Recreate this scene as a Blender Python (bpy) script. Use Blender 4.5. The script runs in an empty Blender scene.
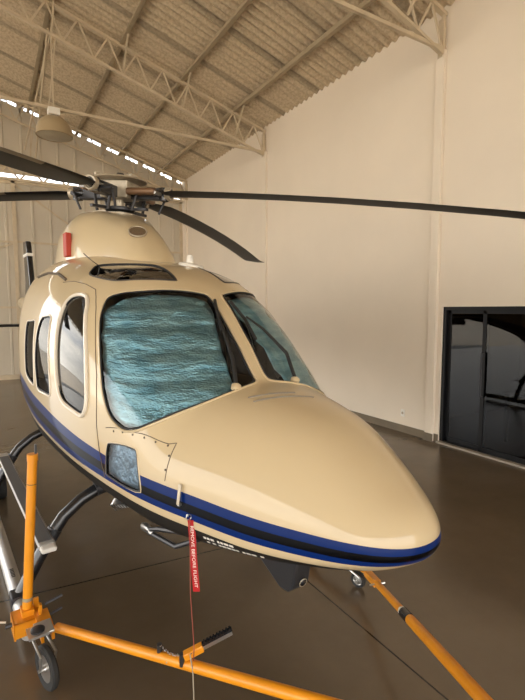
import bpy, bmesh, math, random
from mathutils import Vector, Matrix
from mathutils.geometry import delaunay_2d_cdt
import numpy as np

R = math.radians
S = bpy.context.scene
COL = S.collection
random.seed(4)

# ------------------------------------------------------------------ camera
cam_data = bpy.data.cameras.new('camera')
cam_data.sensor_fit = 'HORIZONTAL'
cam_data.sensor_width = 36.0
cam_data.lens = 36.0 * 455.0 / 525.0
cam_data.clip_start = 0.05
cam_data.clip_end = 500
cam = bpy.data.objects.new('camera', cam_data)
COL.objects.link(cam)
cam.location = (0, 0, 2.0)
cam.rotation_euler = (R(85), 0, R(-31))
S.camera = cam

# ------------------------------------------------------------------ world, sun, exposure
S.view_settings.view_transform = 'Standard'
S.view_settings.look = 'None'
S.view_settings.gamma = 1.0
S.view_settings.use_curve_mapping = False
S.view_settings.exposure = 1.27
S.cycles.max_bounces = 10
S.cycles.diffuse_bounces = 6
S.cycles.glossy_bounces = 4
S.cycles.transparent_max_bounces = 12
S.cycles.sample_clamp_indirect = 8.0
S.cycles.use_denoising = True

W = bpy.data.worlds.new('sky'); S.world = W
W.use_nodes = True
nt = W.node_tree; nt.nodes.clear()
out = nt.nodes.new('ShaderNodeOutputWorld')
bg = nt.nodes.new('ShaderNodeBackground')
tc = nt.nodes.new('ShaderNodeTexCoord')
sep = nt.nodes.new('ShaderNodeSeparateXYZ')
nt.links.new(tc.outputs['Generated'], sep.inputs[0])
ramp = nt.nodes.new('ShaderNodeValToRGB')
ramp.color_ramp.elements[0].position = 0.0
ramp.color_ramp.elements[0].color = (0.95, 0.90, 0.80, 1)
ramp.color_ramp.elements[1].position = 0.7
ramp.color_ramp.elements[1].color = (0.42, 0.60, 0.90, 1)
nt.links.new(sep.outputs['Z'], ramp.inputs[0])
noi = nt.nodes.new('ShaderNodeTexNoise'); noi.inputs['Scale'].default_value = 3.0
noi.inputs['Detail'].default_value = 6
mp = nt.nodes.new('ShaderNodeMapping'); mp.inputs['Scale'].default_value = (1, 1, 3)
nt.links.new(tc.outputs['Generated'], mp.inputs[0]); nt.links.new(mp.outputs[0], noi.inputs['Vector'])
cr = nt.nodes.new('ShaderNodeValToRGB')
cr.color_ramp.elements[0].position = 0.45; cr.color_ramp.elements[1].position = 0.62
nt.links.new(noi.outputs['Fac'], cr.inputs[0])
mx = nt.nodes.new('ShaderNodeMix'); mx.data_type = 'RGBA'
nt.links.new(cr.outputs[0], mx.inputs['Factor'])
nt.links.new(ramp.outputs[0], mx.inputs['A'])
mx.inputs['B'].default_value = (1.25, 1.18, 1.05, 1)
nt.links.new(mx.outputs['Result'], bg.inputs['Color'])
bg.inputs['Strength'].default_value = 2.3
nt.links.new(bg.outputs[0], out.inputs[0])

sun_d = bpy.data.lights.new('sun', 'SUN'); sun_d.energy = 9.0; sun_d.angle = R(1.0)
sun_d.color = (1.0, 0.86, 0.68)
sun = bpy.data.objects.new('sun', sun_d); COL.objects.link(sun)
sun.rotation_euler = Vector((0.35, 0.25, -1.0)).to_track_quat('-Z', 'Y').to_euler()
sun.location = (-20, -20, 30)

# ------------------------------------------------------------------ helpers
def link(o, parent=None):
    COL.objects.link(o)
    if parent is not None: o.parent = parent
    return o

def tag(o, label=None, cat=None, group=None, kind=None):
    if label: o['label'] = label
    if cat: o['category'] = cat
    if group: o['group'] = group
    if kind: o['kind'] = kind
    return o

def empty(name, loc=(0, 0, 0), rotz=0.0):
    o = bpy.data.objects.new(name, None); o.empty_display_size = 0.2
    COL.objects.link(o); o.location = loc; o.rotation_euler = (0, 0, rotz)
    return o

class MB:
    def __init__(s): s.v = []; s.f = []; s.mi = []; s.cur = 0
    def add(s, vs, fs):
        b = len(s.v); s.v += [tuple(v) for v in vs]
        for f in fs: s.f.append(tuple(b + i for i in f)); s.mi.append(s.cur)
        return s
    def box(s, lo, hi, mat=None):
        x0, y0, z0 = lo; x1, y1, z1 = hi
        vs = [Vector(p) for p in ((x0,y0,z0),(x1,y0,z0),(x1,y1,z0),(x0,y1,z0),(x0,y0,z1),(x1,y0,z1),(x1,y1,z1),(x0,y1,z1))]
        if mat is not None: vs = [mat @ v for v in vs]
        return s.add(vs, [(0,3,2,1),(4,5,6,7),(0,1,5,4),(1,2,6,5),(2,3,7,6),(3,0,4,7)])
    def bar(s, a, b, w, h, up=(0, 0, 1)):
        a = Vector(a); b = Vector(b); d = (b - a); L = d.length; d.normalize()
        u = Vector(up); x = d.cross(u)
        if x.length < 1e-4: x = d.cross(Vector((1, 0, 0)))
        x.normalize(); z = x.cross(d)
        M = Matrix((x, d, z)).transposed().to_4x4(); M.translation = a
        return s.box((-w/2, 0, -h/2), (w/2, L, h/2), M)
    def tube(s, pts, r, n=10, closed=False, caps=True, radii=None):
        P = [Vector(p) for p in pts]; m = len(P); rings = []
        prev = None
        for i in range(m):
            if closed: t = P[(i+1) % m] - P[i-1]
            else: t = P[min(i+1, m-1)] - P[max(i-1, 0)]
            t.normalize()
            if prev is None:
                a = Vector((0, 0, 1)) if abs(t.z) < .9 else Vector((1, 0, 0))
                x = t.cross(a).normalized()
            else:
                x = (prev - t * prev.dot(t)).normalized()
            prev = x; y = t.cross(x)
            rr = radii[i] if radii else r
            rings.append([P[i] + (x * math.cos(2*math.pi*k/n) + y * math.sin(2*math.pi*k/n)) * rr for k in range(n)])
        vs = [v for g in rings for v in g]; fs = []
        for i in range(m if closed else m - 1):
            j = (i + 1) % m
            for k in range(n):
                fs.append((i*n+k, i*n+(k+1) % n, j*n+(k+1) % n, j*n+k))
        if caps and not closed:
            fs.append(tuple(reversed(range(n)))); fs.append(tuple((m-1)*n + k for k in range(n)))
        return s.add(vs, fs)
    def cyl(s, a, b, r, r2=None, n=20):
        return s.tube([a, b], r, n, radii=[r, r if r2 is None else r2])
    def lathe(s, prof, origin, axis=(0, 0, 1), n=28):
        ax = Vector(axis).normalized()
        a = Vector((1, 0, 0)) if abs(ax.x) < .9 else Vector((0, 1, 0))
        x = ax.cross(a).normalized(); y = ax.cross(x); o = Vector(origin)
        vs = []; fs = []; m = len(prof)
        for (r, h) in prof:
            for k in range(n):
                t = 2*math.pi*k/n
                vs.append(o + ax*h + (x*math.cos(t) + y*math.sin(t))*max(r, 1e-4))
        for i in range(m-1):
            for k in range(n):
                fs.append((i*n+k, i*n+(k+1) % n, (i+1)*n+(k+1) % n, (i+1)*n+k))
        return s.add(vs, fs)
    def torus(s, c, axis, Rr, r, n=32, m=10):
        ax = Vector(axis).normalized(); a = Vector((1, 0, 0)) if abs(ax.x) < .9 else Vector((0, 1, 0))
        x = ax.cross(a).normalized(); y = ax.cross(x); c = Vector(c)
        return s.tube([c + (x*math.cos(2*math.pi*k/n) + y*math.sin(2*math.pi*k/n))*Rr for k in range(n)], r, m, closed=True)
    def build(s, name, mat, parent=None, smooth=False, bevel=0.0):
        me = bpy.data.meshes.new(name); me.from_pydata(s.v, [], s.f); me.update()
        mats = mat if isinstance(mat, (list, tuple)) else [mat]
        for m in mats: me.materials.append(m)
        if len(mats) > 1: me.polygons.foreach_set('material_index', s.mi)
        bm = bmesh.new(); bm.from_mesh(me); bmesh.ops.recalc_face_normals(bm, faces=bm.faces)
        if smooth:
            for f in bm.faces: f.smooth = True
            for e in bm.edges:
                if len(e.link_faces) == 2 and e.calc_face_angle(0) > R(40): e.smooth = False
        bm.to_mesh(me); bm.free()
        o = bpy.data.objects.new(name, me); link(o, parent)
        if bevel:
            b = o.modifiers.new('bevel', 'BEVEL'); b.width = bevel; b.segments = 2; b.limit_method = 'ANGLE'
        return o

# ------------------------------------------------------------------ materials
def mat(name, col, rough=.5, metal=0., coat=0., spec=.5, noise=None, bump=None, coat_rough=.05, scale_vec=None):
    m = bpy.data.materials.new(name); m.use_nodes = True
    t = m.node_tree; b = t.nodes['Principled BSDF']
    b.inputs['Base Color'].default_value = (*col, 1); b.inputs['Roughness'].default_value = rough
    b.inputs['Metallic'].default_value = metal; b.inputs['Coat Weight'].default_value = coat
    b.inputs['Coat Roughness'].default_value = coat_rough; b.inputs['Specular IOR Level'].default_value = spec
    tc = t.nodes.new('ShaderNodeTexCoord'); mp = t.nodes.new('ShaderNodeMapping')
    t.links.new(tc.outputs['Object'], mp.inputs[0])
    if scale_vec: mp.inputs['Scale'].default_value = scale_vec
    if noise:
        sc, amt = noise
        n = t.nodes.new('ShaderNodeTexNoise'); n.inputs['Scale'].default_value = sc; n.inputs['Detail'].default_value = 5
        t.links.new(mp.outputs[0], n.inputs['Vector'])
        r = t.nodes.new('ShaderNodeValToRGB')
        r.color_ramp.elements[0].position = .3; r.color_ramp.elements[1].position = .7
        r.color_ramp.elements[0].color = (*[c*(1-amt) for c in col], 1)
        r.color_ramp.elements[1].color = (*[min(1, c*(1+amt)) for c in col], 1)
        t.links.new(n.outputs['Fac'], r.inputs[0]); t.links.new(r.outputs[0], b.inputs['Base Color'])
    if bump:
        sc, st = bump
        n = t.nodes.new('ShaderNodeTexNoise'); n.inputs['Scale'].default_value = sc; n.inputs['Detail'].default_value = 4
        t.links.new(mp.outputs[0], n.inputs['Vector'])
        bu = t.nodes.new('ShaderNodeBump'); bu.inputs['Strength'].default_value = st; bu.inputs['Distance'].default_value = .02
        t.links.new(n.outputs['Fac'], bu.inputs['Height']); t.links.new(bu.outputs[0], b.inputs['Normal'])
    return m

def glass_mat(name, tint, refl=1.0):
    m = bpy.data.materials.new(name); m.use_nodes = True; t = m.node_tree; t.nodes.clear()
    o = t.nodes.new('ShaderNodeOutputMaterial'); mix = t.nodes.new('ShaderNodeMixShader')
    tr = t.nodes.new('ShaderNodeBsdfTransparent'); tr.inputs[0].default_value = (*tint, 1)
    gl = t.nodes.new('ShaderNodeBsdfGlossy'); gl.inputs['Roughness'].default_value = .02
    fr = t.nodes.new('ShaderNodeFresnel'); fr.inputs['IOR'].default_value = 1.5
    mu = t.nodes.new('ShaderNodeMath'); mu.operation = 'MULTIPLY'; mu.inputs[1].default_value = refl; mu.use_clamp = True
    ge = t.nodes.new('ShaderNodeNewGeometry'); iv = t.nodes.new('ShaderNodeMath'); iv.operation = 'SUBTRACT'; iv.inputs[0].default_value = 1.0
    m2 = t.nodes.new('ShaderNodeMath'); m2.operation = 'MULTIPLY'
    t.links.new(ge.outputs['Backfacing'], iv.inputs[1])
    t.links.new(fr.outputs[0], mu.inputs[0]); t.links.new(mu.outputs[0], m2.inputs[0]); t.links.new(iv.outputs[0], m2.inputs[1]); t.links.new(m2.outputs[0], mix.inputs[0])
    t.links.new(tr.outputs[0], mix.inputs[1]); t.links.new(gl.outputs[0], mix.inputs[2])
    t.links.new(mix.outputs[0], o.inputs[0])
    return m

M = {}
M['cream'] = mat('cream_paint', (.565, .45, .28), .3, coat=.6, spec=.2, noise=(3, .02))
M['dark_inner'] = mat('dark_lining', (.03, .03, .032), .8)
M['black'] = mat('black_rubber', (.012, .012, .013), .5)
M['black_paint'] = mat('black_paint', (.015, .015, .017), .25, coat=.3)
M['blade'] = mat('blade_black', (.004, .004, .005), .45, spec=.14, noise=(6, .2))
M['blade_strip'] = mat('blade_strip', (.16, .13, .095), .4, metal=.3)
M['tan_metal'] = mat('tan_metal', (.42, .36, .27), .4, metal=.4, noise=(20, .15))
M['bronze'] = mat('bronze', (.22, .13, .075), .4, metal=.6)
M['steel'] = mat('steel', (.55, .54, .52), .3, metal=.9)
M['silver'] = mat('silver_paint', (.50, .49, .47), .35, metal=.4, noise=(8, .08))
M['dark_metal'] = mat('dark_metal', (.05, .05, .055), .4, metal=.5)
M['yellow'] = mat('orange_yellow_paint', (.78, .29, .008), .4, coat=.2, noise=(9, .06))
M['red'] = mat('red_fabric', (.42, .004, .006), .6)
M['red_cover'] = mat('red_cover', (.42, .04, .02), .6)
M['white'] = mat('white_plastic', (.80, .77, .70), .4)
M['frame'] = mat('window_trim', (.72, .64, .52), .35, coat=.3)
M['tyre'] = mat('tyre', (.02, .019, .018), .75)
M['seam'] = mat('seam_dark', (.10, .075, .05), .7)
M['glass_ws'] = glass_mat('windshield_glass', (.85, .92, .93), 1.0)
M['glass_side'] = glass_mat('side_glass', (.22, .22, .24), 1.0)
M['glass_dark'] = glass_mat('dark_glass', (.16, .15, .15), 2.2)
M['glass_door'] = glass_mat('door_glass', (.35, .34, .34), .8)
M['glass_cabin'] = glass_mat('cabin_glass', (.20, .20, .22), .5)
M['truss'] = mat('truss_paint', (.56, .46, .32), .55, noise=(5, .08))
M['truss_dark'] = mat('purlin_paint', (.36, .29, .19), .6, noise=(5, .1))
M['alum'] = mat('alum_dark', (.008, .008, .009), .4, spec=.2)

# fuselage paint: cream above, blue/black/blue cheat line, thin cream line and dark belly, all by height above the floor
def fuselage_paint():
    m = bpy.data.materials.new('fuselage_paint'); m.use_nodes = True; t = m.node_tree
    b = t.nodes['Principled BSDF']
    tc = t.nodes.new('ShaderNodeTexCoord'); sp = t.nodes.new('ShaderNodeSeparateXYZ')
    t.links.new(tc.outputs['Object'], sp.inputs[0])
    def mth(op, a, bb=None, clamp=False):
        n = t.nodes.new('ShaderNodeMath'); n.operation = op; n.use_clamp = clamp
        for i, q in enumerate((a, bb)):
            if q is None: continue
            if isinstance(q, (int, float)): n.inputs[i].default_value = q
            else: t.links.new(q, n.inputs[i])
        return n.outputs[0]
    s = mth('DIVIDE', mth('ADD', mth('MULTIPLY', sp.outputs['X'], -1.0), .1), 6.0, True)
    def curve(pts):     # (s, z) -> z
        c = t.nodes.new('ShaderNodeFloatCurve'); cu = c.mapping.curves[0]
        P = [((a+.1)/6.0, (z-.9)) for a, z in pts]
        cu.points[0].location = P[0]; cu.points[1].location = P[-1]
        for p in P[1:-1]: cu.points.new(*p)
        c.mapping.update(); t.links.new(s, c.inputs['Value'])
        return mth('ADD', c.outputs[0], .9)
    top = curve([(-.1,1.137),(.2,1.146),(.73,1.168),(1.12,1.186),(1.47,1.213),(1.77,1.237),(2.5,1.31),(3.1,1.38),(4.2,1.58),(5.9,1.88)])
    bot = curve([(-.1,1.073),(.2,1.058),(.87,1.060),(1.5,1.078),(2.3,1.095),(3.1,1.174),(4.2,1.36),(5.9,1.84)])
    z = sp.outputs['Z']
    f = mth('DIVIDE', mth('SUBTRACT', z, bot), mth('SUBTRACT', top, bot))   # 0..1 in band
    def step(a, edge): return mth('GREATER_THAN', a, edge)
    inblue = mth('MULTIPLY', step(f, 0.0), mth('LESS_THAN', f, 1.0))
    inblack = mth('MULTIPLY', step(f, .27), mth('LESS_THAN', f, .62))
    sx = mth('MULTIPLY', sp.outputs['X'], -1.0)
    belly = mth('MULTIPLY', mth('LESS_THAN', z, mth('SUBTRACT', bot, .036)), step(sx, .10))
    def mixc(fac, a, bb):
        n = t.nodes.new('ShaderNodeMix'); n.data_type = 'RGBA'; t.links.new(fac, n.inputs['Factor'])
        for q, k in ((a, 'A'), (bb, 'B')):
            if isinstance(q, tuple): n.inputs[k].default_value = (*q, 1)
            else: t.links.new(q, n.inputs[k])
        return n.outputs['Result']
    nz = t.nodes.new('ShaderNodeTexNoise'); nz.inputs['Scale'].default_value = 2.5; nz.inputs['Detail'].default_value = 4
    t.links.new(tc.outputs['Object'], nz.inputs['Vector'])
    c = mixc(nz.outputs['Fac'], (.545, .43, .265), (.585, .465, .29))
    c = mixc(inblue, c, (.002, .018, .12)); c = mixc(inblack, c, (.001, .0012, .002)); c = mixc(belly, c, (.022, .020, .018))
    t.links.new(c, b.inputs['Base Color'])
    b.inputs['Roughness'].default_value = .32
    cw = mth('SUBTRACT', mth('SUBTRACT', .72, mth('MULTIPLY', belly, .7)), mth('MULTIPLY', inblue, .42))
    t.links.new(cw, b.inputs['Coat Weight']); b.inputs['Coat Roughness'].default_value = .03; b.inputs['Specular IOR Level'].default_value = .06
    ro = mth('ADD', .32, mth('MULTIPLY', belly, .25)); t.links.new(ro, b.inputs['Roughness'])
    return m
M['fuselage'] = fuselage_paint()

# crinkled foil
def foil_mat():
    m = bpy.data.materials.new('foil'); m.use_nodes = True; t = m.node_tree; b = t.nodes['Principled BSDF']
    tc = t.nodes.new('ShaderNodeTexCoord')
    b.inputs['Base Color'].default_value = (.20, .36, .42, 1); b.inputs['Metallic'].default_value = .75
    b.inputs['Roughness'].default_value = .38
    v = t.nodes.new('ShaderNodeTexVoronoi'); v.inputs['Scale'].default_value = 70
    mp = t.nodes.new('ShaderNodeMapping'); mp.inputs['Scale'].default_value = (1, 1, 2.2)
    t.links.new(tc.outputs['Object'], mp.inputs[0]); t.links.new(mp.outputs[0], v.inputs['Vector'])
    n = t.nodes.new('ShaderNodeTexNoise'); n.inputs['Scale'].default_value = 9; n.inputs['Detail'].default_value = 6
    mp2 = t.nodes.new('ShaderNodeMapping'); mp2.inputs['Scale'].default_value = (.7, .7, 3.0); mp2.inputs['Rotation'].default_value = (0.1, 0.15, 0)
    t.links.new(tc.outputs['Object'], mp2.inputs[0]); t.links.new(mp2.outputs[0], n.inputs['Vector'])
    b1 = t.nodes.new('ShaderNodeBump'); b1.inputs['Strength'].default_value = .5; b1.inputs['Distance'].default_value = .006
    b2 = t.nodes.new('ShaderNodeBump'); b2.inputs['Strength'].default_value = .8; b2.inputs['Distance'].default_value = .03
    t.links.new(v.outputs['Distance'], b1.inputs['Height']); t.links.new(n.outputs['Fac'], b2.inputs['Height'])
    t.links.new(b2.outputs[0], b1.inputs['Normal']); t.links.new(b1.outputs[0], b.inputs['Normal'])
    r = t.nodes.new('ShaderNodeValToRGB'); r.color_ramp.elements[0].position = .3; r.color_ramp.elements[1].position = .7
    r.color_ramp.elements[0].color = (.16, .29, .36, 1); r.color_ramp.elements[1].color = (.40, .54, .60, 1)
    t.links.new(n.outputs['Fac'], r.inputs[0]); t.links.new(r.outputs[0], b.inputs['Base Color'])
    return m
M['foil'] = foil_mat()
M['foil_pale'] = mat('foil_pale', (.22, .25, .33), .4, metal=.6, bump=(30, .6))

def floor_mat():
    m = bpy.data.materials.new('painted_concrete'); m.use_nodes = True; t = m.node_tree; b = t.nodes['Principled BSDF']
    tc = t.nodes.new('ShaderNodeTexCoord')
    n = t.nodes.new('ShaderNodeTexNoise'); n.inputs['Scale'].default_value = .9; n.inputs['Detail'].default_value = 9; n.inputs['Roughness'].default_value = .65
    t.links.new(tc.outputs['Object'], n.inputs['Vector'])
    r = t.nodes.new('ShaderNodeValToRGB'); r.color_ramp.elements[0].position = .3; r.color_ramp.elements[1].position = .75
    r.color_ramp.elements[0].color = (.115, .085, .055, 1); r.color_ramp.elements[1].color = (.165, .123, .080, 1)
    t.links.new(n.outputs['Fac'], r.inputs[0]); t.links.new(r.outputs[0], b.inputs['Base Color'])
    r2 = t.nodes.new('ShaderNodeMapRange'); r2.inputs['To Min'].default_value = .14; r2.inputs['To Max'].default_value = .30
    t.links.new(n.outputs['Fac'], r2.inputs['Value']); t.links.new(r2.outputs[0], b.inputs['Roughness'])
    n2 = t.nodes.new('ShaderNodeTexNoise'); n2.inputs['Scale'].default_value = 5; n2.inputs['Detail'].default_value = 8
    t.links.new(tc.outputs['Object'], n2.inputs['Vector'])
    bu = t.nodes.new('ShaderNodeBump'); bu.inputs['Strength'].default_value = .12; bu.inputs['Distance'].default_value = .02
    t.links.new(n2.outputs['Fac'], bu.inputs['Height']); t.links.new(bu.outputs[0], b.inputs['Normal'])
    return m

def roof_mat():
    m = mat('roof_sheet', (.50, .40, .255), .7)
    t = m.node_tree; b = t.nodes['Principled BSDF']
    tc = t.nodes.new('ShaderNodeTexCoord'); sp = t.nodes.new('ShaderNodeSeparateXYZ'); t.links.new(tc.outputs['Object'], sp.inputs[0])
    n = t.nodes.new('ShaderNodeTexNoise'); n.inputs['Scale'].default_value = 22; n.inputs['Detail'].default_value = 6
    t.links.new(tc.outputs['Object'], n.inputs['Vector'])
    r = t.nodes.new('ShaderNodeValToRGB'); r.color_ramp.elements[0].position = .35; r.color_ramp.elements[1].position = .6
    r.color_ramp.elements[0].color = (.45, .36, .245, 1); r.color_ramp.elements[1].color = (.60, .49, .34, 1)
    t.links.new(n.outputs['Fac'], r.inputs[0])
    # darker bands along the sheet laps, one every 1.55 m
    q = t.nodes.new('ShaderNodeMath'); q.operation = 'PINGPONG'; q.inputs[1].default_value = .62
    t.links.new(sp.outputs['Y'], q.inputs[0])
    g = t.nodes.new('ShaderNodeMapRange'); g.inputs['From Min'].default_value = 0; g.inputs['From Max'].default_value = .14
    g.inputs['To Min'].default_value = .55; g.inputs['To Max'].default_value = 1
    t.links.new(q.outputs[0], g.inputs['Value'])
    mx = t.nodes.new('ShaderNodeMix'); mx.data_type = 'RGBA'; mx.blend_type = 'MULTIPLY'; mx.inputs['Factor'].default_value = 1
    t.links.new(r.outputs[0], mx.inputs['A']); t.links.new(g.outputs[0], mx.inputs['B'])
    t.links.new(mx.outputs['Result'], b.inputs['Base Color'])
    return m

# ================================================================== THE HANGAR
WX = 5.77          # right wall plane
BY = 14.85         # back wall plane
def chord_z(x): return 6.16 + .298 * (WX - x if x > -4.2 else (WX + 8.4) + x)
def roof_z(x): return chord_z(x) + .13

fm = floor_mat()
t = fm.node_tree; bs = t.nodes['Principled BSDF']
src = bs.inputs['Base Color'].links[0].from_socket
tcn = t.nodes.new('ShaderNodeTexCoord'); spn = t.nodes.new('ShaderNodeSeparateXYZ'); t.links.new(tcn.outputs['Object'], spn.inputs[0])
def _m(op, a, b):
    n = t.nodes.new('ShaderNodeMath'); n.operation = op
    for i, q in enumerate((a, b)):
        if isinstance(q, (int, float)): n.inputs[i].default_value = q
        else: t.links.new(q, n.inputs[i])
    return n.outputs[0]
def joint(expr, w, period):
    a = _m('PINGPONG', _m('ADD', expr, 100.0 * period), period / 2)
    return _m('LESS_THAN', a, w)
jy = joint(_m('SUBTRACT', _m('ADD', spn.outputs['Y'], _m('MULTIPLY', spn.outputs['X'], .09)), 3.47), .006, 4.9)
jx = joint(_m('SUBTRACT', spn.outputs['X'], 1.94), .006, 5.2)
jj = _m('MAXIMUM', _m('MULTIPLY', jy, _m('LESS_THAN', spn.outputs['X'], 1.94)), jx)
mxn = t.nodes.new('ShaderNodeMix'); mxn.data_type = 'RGBA'; t.links.new(jj, mxn.inputs['Factor'])
t.links.new(src, mxn.inputs['A']); mxn.inputs['B'].default_value = (.012, .009, .006, 1)
t.links.new(mxn.outputs['Result'], bs.inputs['Base Color'])
o = MB().box((-14.2, -11, -.1), (9.6, 15.0, 0)).build('floor', fm); tag(o, kind='structure')
M['apron'] = mat('apron_concrete', (.30, .27, .22), .8, noise=(.5, .1))
o = MB().box((-90, -80, -.12), (60, -11, -.01)).box((-90, -11, -.12), (-14.2, 60, -.01)).box((-14.2, 15.0, -.12), (60, 60, -.01)).build('floor_apron', M['apron']); tag(o, kind='structure')

M['plaster'] = mat('cream_plaster', (.77, .68, .56), .85, noise=(.8, .035), bump=(60, .06))
m = MB()
m.box((WX, -11, 0), (WX+.16, .4, 6.45)).box((WX, 4.43, 0), (WX+.16, BY+.1, 6.45)).box((WX, .4, 2.05), (WX+.16, 4.43, 6.45))
o = m.build('wall_right', M['plaster']); tag(o, kind='structure')
for i, (y0, y1) in enumerate(((4.50, 4.64), (9.38, 9.54), (14.42, 14.6), (-.5, -.34), (-5.4, -5.24))):
    z0 = 0 if y0 != -.5 else 0
    o = MB().box((WX-.055, y0, 0), (WX+.01, y1, 5.70)).build('trim_%d' % (i+1), M['plaster'], bevel=.006); tag(o, kind='structure')
M['skirting'] = mat('skirting', (.17, .135, .09), .6, noise=(4, .1))
m = MB(); m.box((WX-.015, -11, 0), (WX, .4, .12)).box((WX-.015, 4.64, 0), (WX, 9.38, .12)).box((WX-.015, 9.54, 0), (WX, 14.42, .12))
m.box((WX-.07, 4.485, 0), (WX-.055, 4.655, .12)).box((WX-.015, 4.43, 0), (WX, 4.5, .12))
o = m.build('baseboard_right', M['skirting']); tag(o, kind='structure')

# corrugated roof, two slopes
m = MB(); p = .17; n = 6; ny = int(26.0/(p/n)); xs = (WX+.3, -4.2, -14.4)
vs = []; fs = []
for j in range(ny+1):
    y = -11.1 + j*(p/n); c = .026*math.cos(2*math.pi*j/n)
    for x in xs: vs.append((x, y, roof_z(x)+c))
for j in range(ny):
    for i in range(2): a = j*3+i; fs.append((a, a+1, a+4, a+3))
m.add(vs, fs); o = m.build('ceiling', roof_mat()); tag(o, kind='structure')
sm = o.modifiers.new('thick', 'SOLIDIFY'); sm.thickness = .004; sm.offset = 1

# back wall: ribbed sheet, open strip just below the roof
M['sheet'] = mat('wall_sheet', (.56, .50, .40), .6, noise=(1.2, .06))
def sheet_strip(m, x0, x1, z0, ztop, y):
    per = .47; xs = []; x = x0
    while x < x1 - 1e-6:
        for dx, dy in ((0, 0), (.40, 0), (.412, -.03), (.455, -.03)):
            if x+dx <= x1: xs.append((x+dx, dy))
        x += per
    xs.append((x1, 0))
    vs = []
    for x, dy in xs: vs += [(x, y+dy, z0), (x, y+dy, ztop(x))]
    k = len(xs); b = len(vs)
    vs += [(v[0], v[1]+.006, v[2]) for v in vs]
    fs = []
    for i in range(k-1):
        fs.append((2*i, 2*i+2, 2*i+3, 2*i+1)); fs.append((b+2*i, b+2*i+1, b+2*i+3, b+2*i+2))
        fs.append((2*i, b+2*i, b+2*i+2, 2*i+2)); fs.append((2*i+1, 2*i+3, b+2*i+3, b+2*i+1))
    fs.append((0, 1, b+1, b)); e = 2*(k-1); fs.append((e, b+e, b+e+1, e+1))
    m.add(vs, fs)
m = MB(); sheet_strip(m, -14.0, 2.8, 5.84, lambda x: roof_z(x) - .10, BY); sheet_strip(m, 2.8, WX, 5.715, lambda x: roof_z(x) - .10, BY)
xx = WX - .2
while xx > -13.8:
    m.box((xx-.17, BY-.03, roof_z(xx)-.3), (xx, BY+.03, roof_z(xx)+(.02 if xx > -4.2 else -.02))); xx -= .56
o = m.build('wall_back', M['sheet']); tag(o, kind='structure')
# sliding hangar door leaves under the lattice girder
for i in range(2):
    x1 = WX - .02 - i*4.9; x0 = x1 - 5.05; y = BY + (.0 if i % 2 == 0 else .12)
    m = MB(); sheet_strip(m, x0+.08, x1-.08, .01, lambda x: 5.68, y)
    o = m.build('door_%d' % (i+2), M['sheet']); tag(o, kind='structure')
    f = MB()
    for a, b in (((x0, y-.05, .0), (x0+.1, y+.02, 5.6)), ((x1-.1, y-.05, .0), (x1, y+.02, 5.6)), ((x0, y-.05, .0), (x1, y+.02, .14)),
                 ((x0, y-.045, 3.9), (x1, y-.02, 3.96)), ((x0, y-.045, 2.05), (x1, y-.02, 2.11)), ((x0, y-.05, 5.54), (x1, y+.02, 5.69))): f.box(a, b)
    f.bar((x0+.1, y-.035, 2.1), (x1-.1, y-.035, 3.9), .05, .02, (0, 1, 0)) if i == 1 else f.bar((x1-.1, y-.035, 2.1), (x0+.1, y-.035, 5.5), .04, .02, (0, 1, 0))
    tag(f.build('door_frame', M['truss'], o), 'pale steel frame')
# upper walls of the open sides, closing the eaves
m = MB().box((-14.3, -11, 5.6), (-14.2, BY, 6.2)); o = m.build('wall_left', M['sheet']); tag(o, kind='structure')
m = MB(); sheet_strip(m, -14.0, WX, 5.9, lambda x: roof_z(x) - .05, -11.0)
o = m.build('wall_front', M['sheet']); tag(o, kind='structure')

# ---- roof trusses
def truss(y, label):
    root = empty('roof_truss', (WX, y, 5.6)); tag(root, label, 'truss', 'lattice roof trusses')
    off = Vector((-WX, -y, -5.6))
    def P(x, z): return Vector((x, y, z)) + off
    top = MB(); bot = MB(); web = MB(); tie = MB()
    c = WX - .02
    for sgn in (0, 1):
        fx = (lambda x: x) if not sgn else (lambda x: -8.4 - x)
        def cz(x): return 6.16 + .298*(WX-x)
        top.bar(P(fx(c), cz(c)), P(fx(-4.2), cz(-4.2)), .07, .05)
        bot.bar(P(fx(c-.05), cz(c)-.53), P(fx(-4.2), cz(-4.2)-.53), .06, .045)
        x = c-.03; k = 0
        while x > -4.0:
            a = P(fx(x), cz(x)-.53 if k % 2 == 0 else cz(x)); x2 = x - .27
            b = P(fx(x2), cz(x2) if k % 2 == 0 else cz(x2)-.53)
            web.bar(a, b, .025, .03); x = x2; k += 1
        web.bar(P(fx(c-.03), cz(c)-.53), P(fx(c-.03), cz(c)), .04, .05)
        for xx in (1.2, -1.6):
            web.bar(P(fx(xx), cz(xx)-.53), P(fx(xx), 5.72), .025, .025)
        web.bar(P(fx(1.28), cz(1.28)-.53), P(fx(1.12), 5.72), .02, .02)
    tie.bar(P(c-.05, 5.70), P(-14.1, 5.70), .045, .05)
    top.build('top_chord', M['truss'], root); bot.build('bottom_chord', M['truss'], root)
    web.build('web', M['truss'], root); tie.build('tie_beam', M['truss'], root)
    pl = MB().box(P(WX-.06, 5.60), P(WX+.0, 5.62) + Vector((0, .08, .5)))
    pl.build('end_plate', M['truss'], root)
truss(4.53, 'pale lattice truss meeting the right wall above the black glass door')
truss(9.46, 'pale lattice truss carrying the hanging dome lamp, over the rotor hub')
truss(14.35, 'pale lattice truss close against the ribbed back wall')
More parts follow.
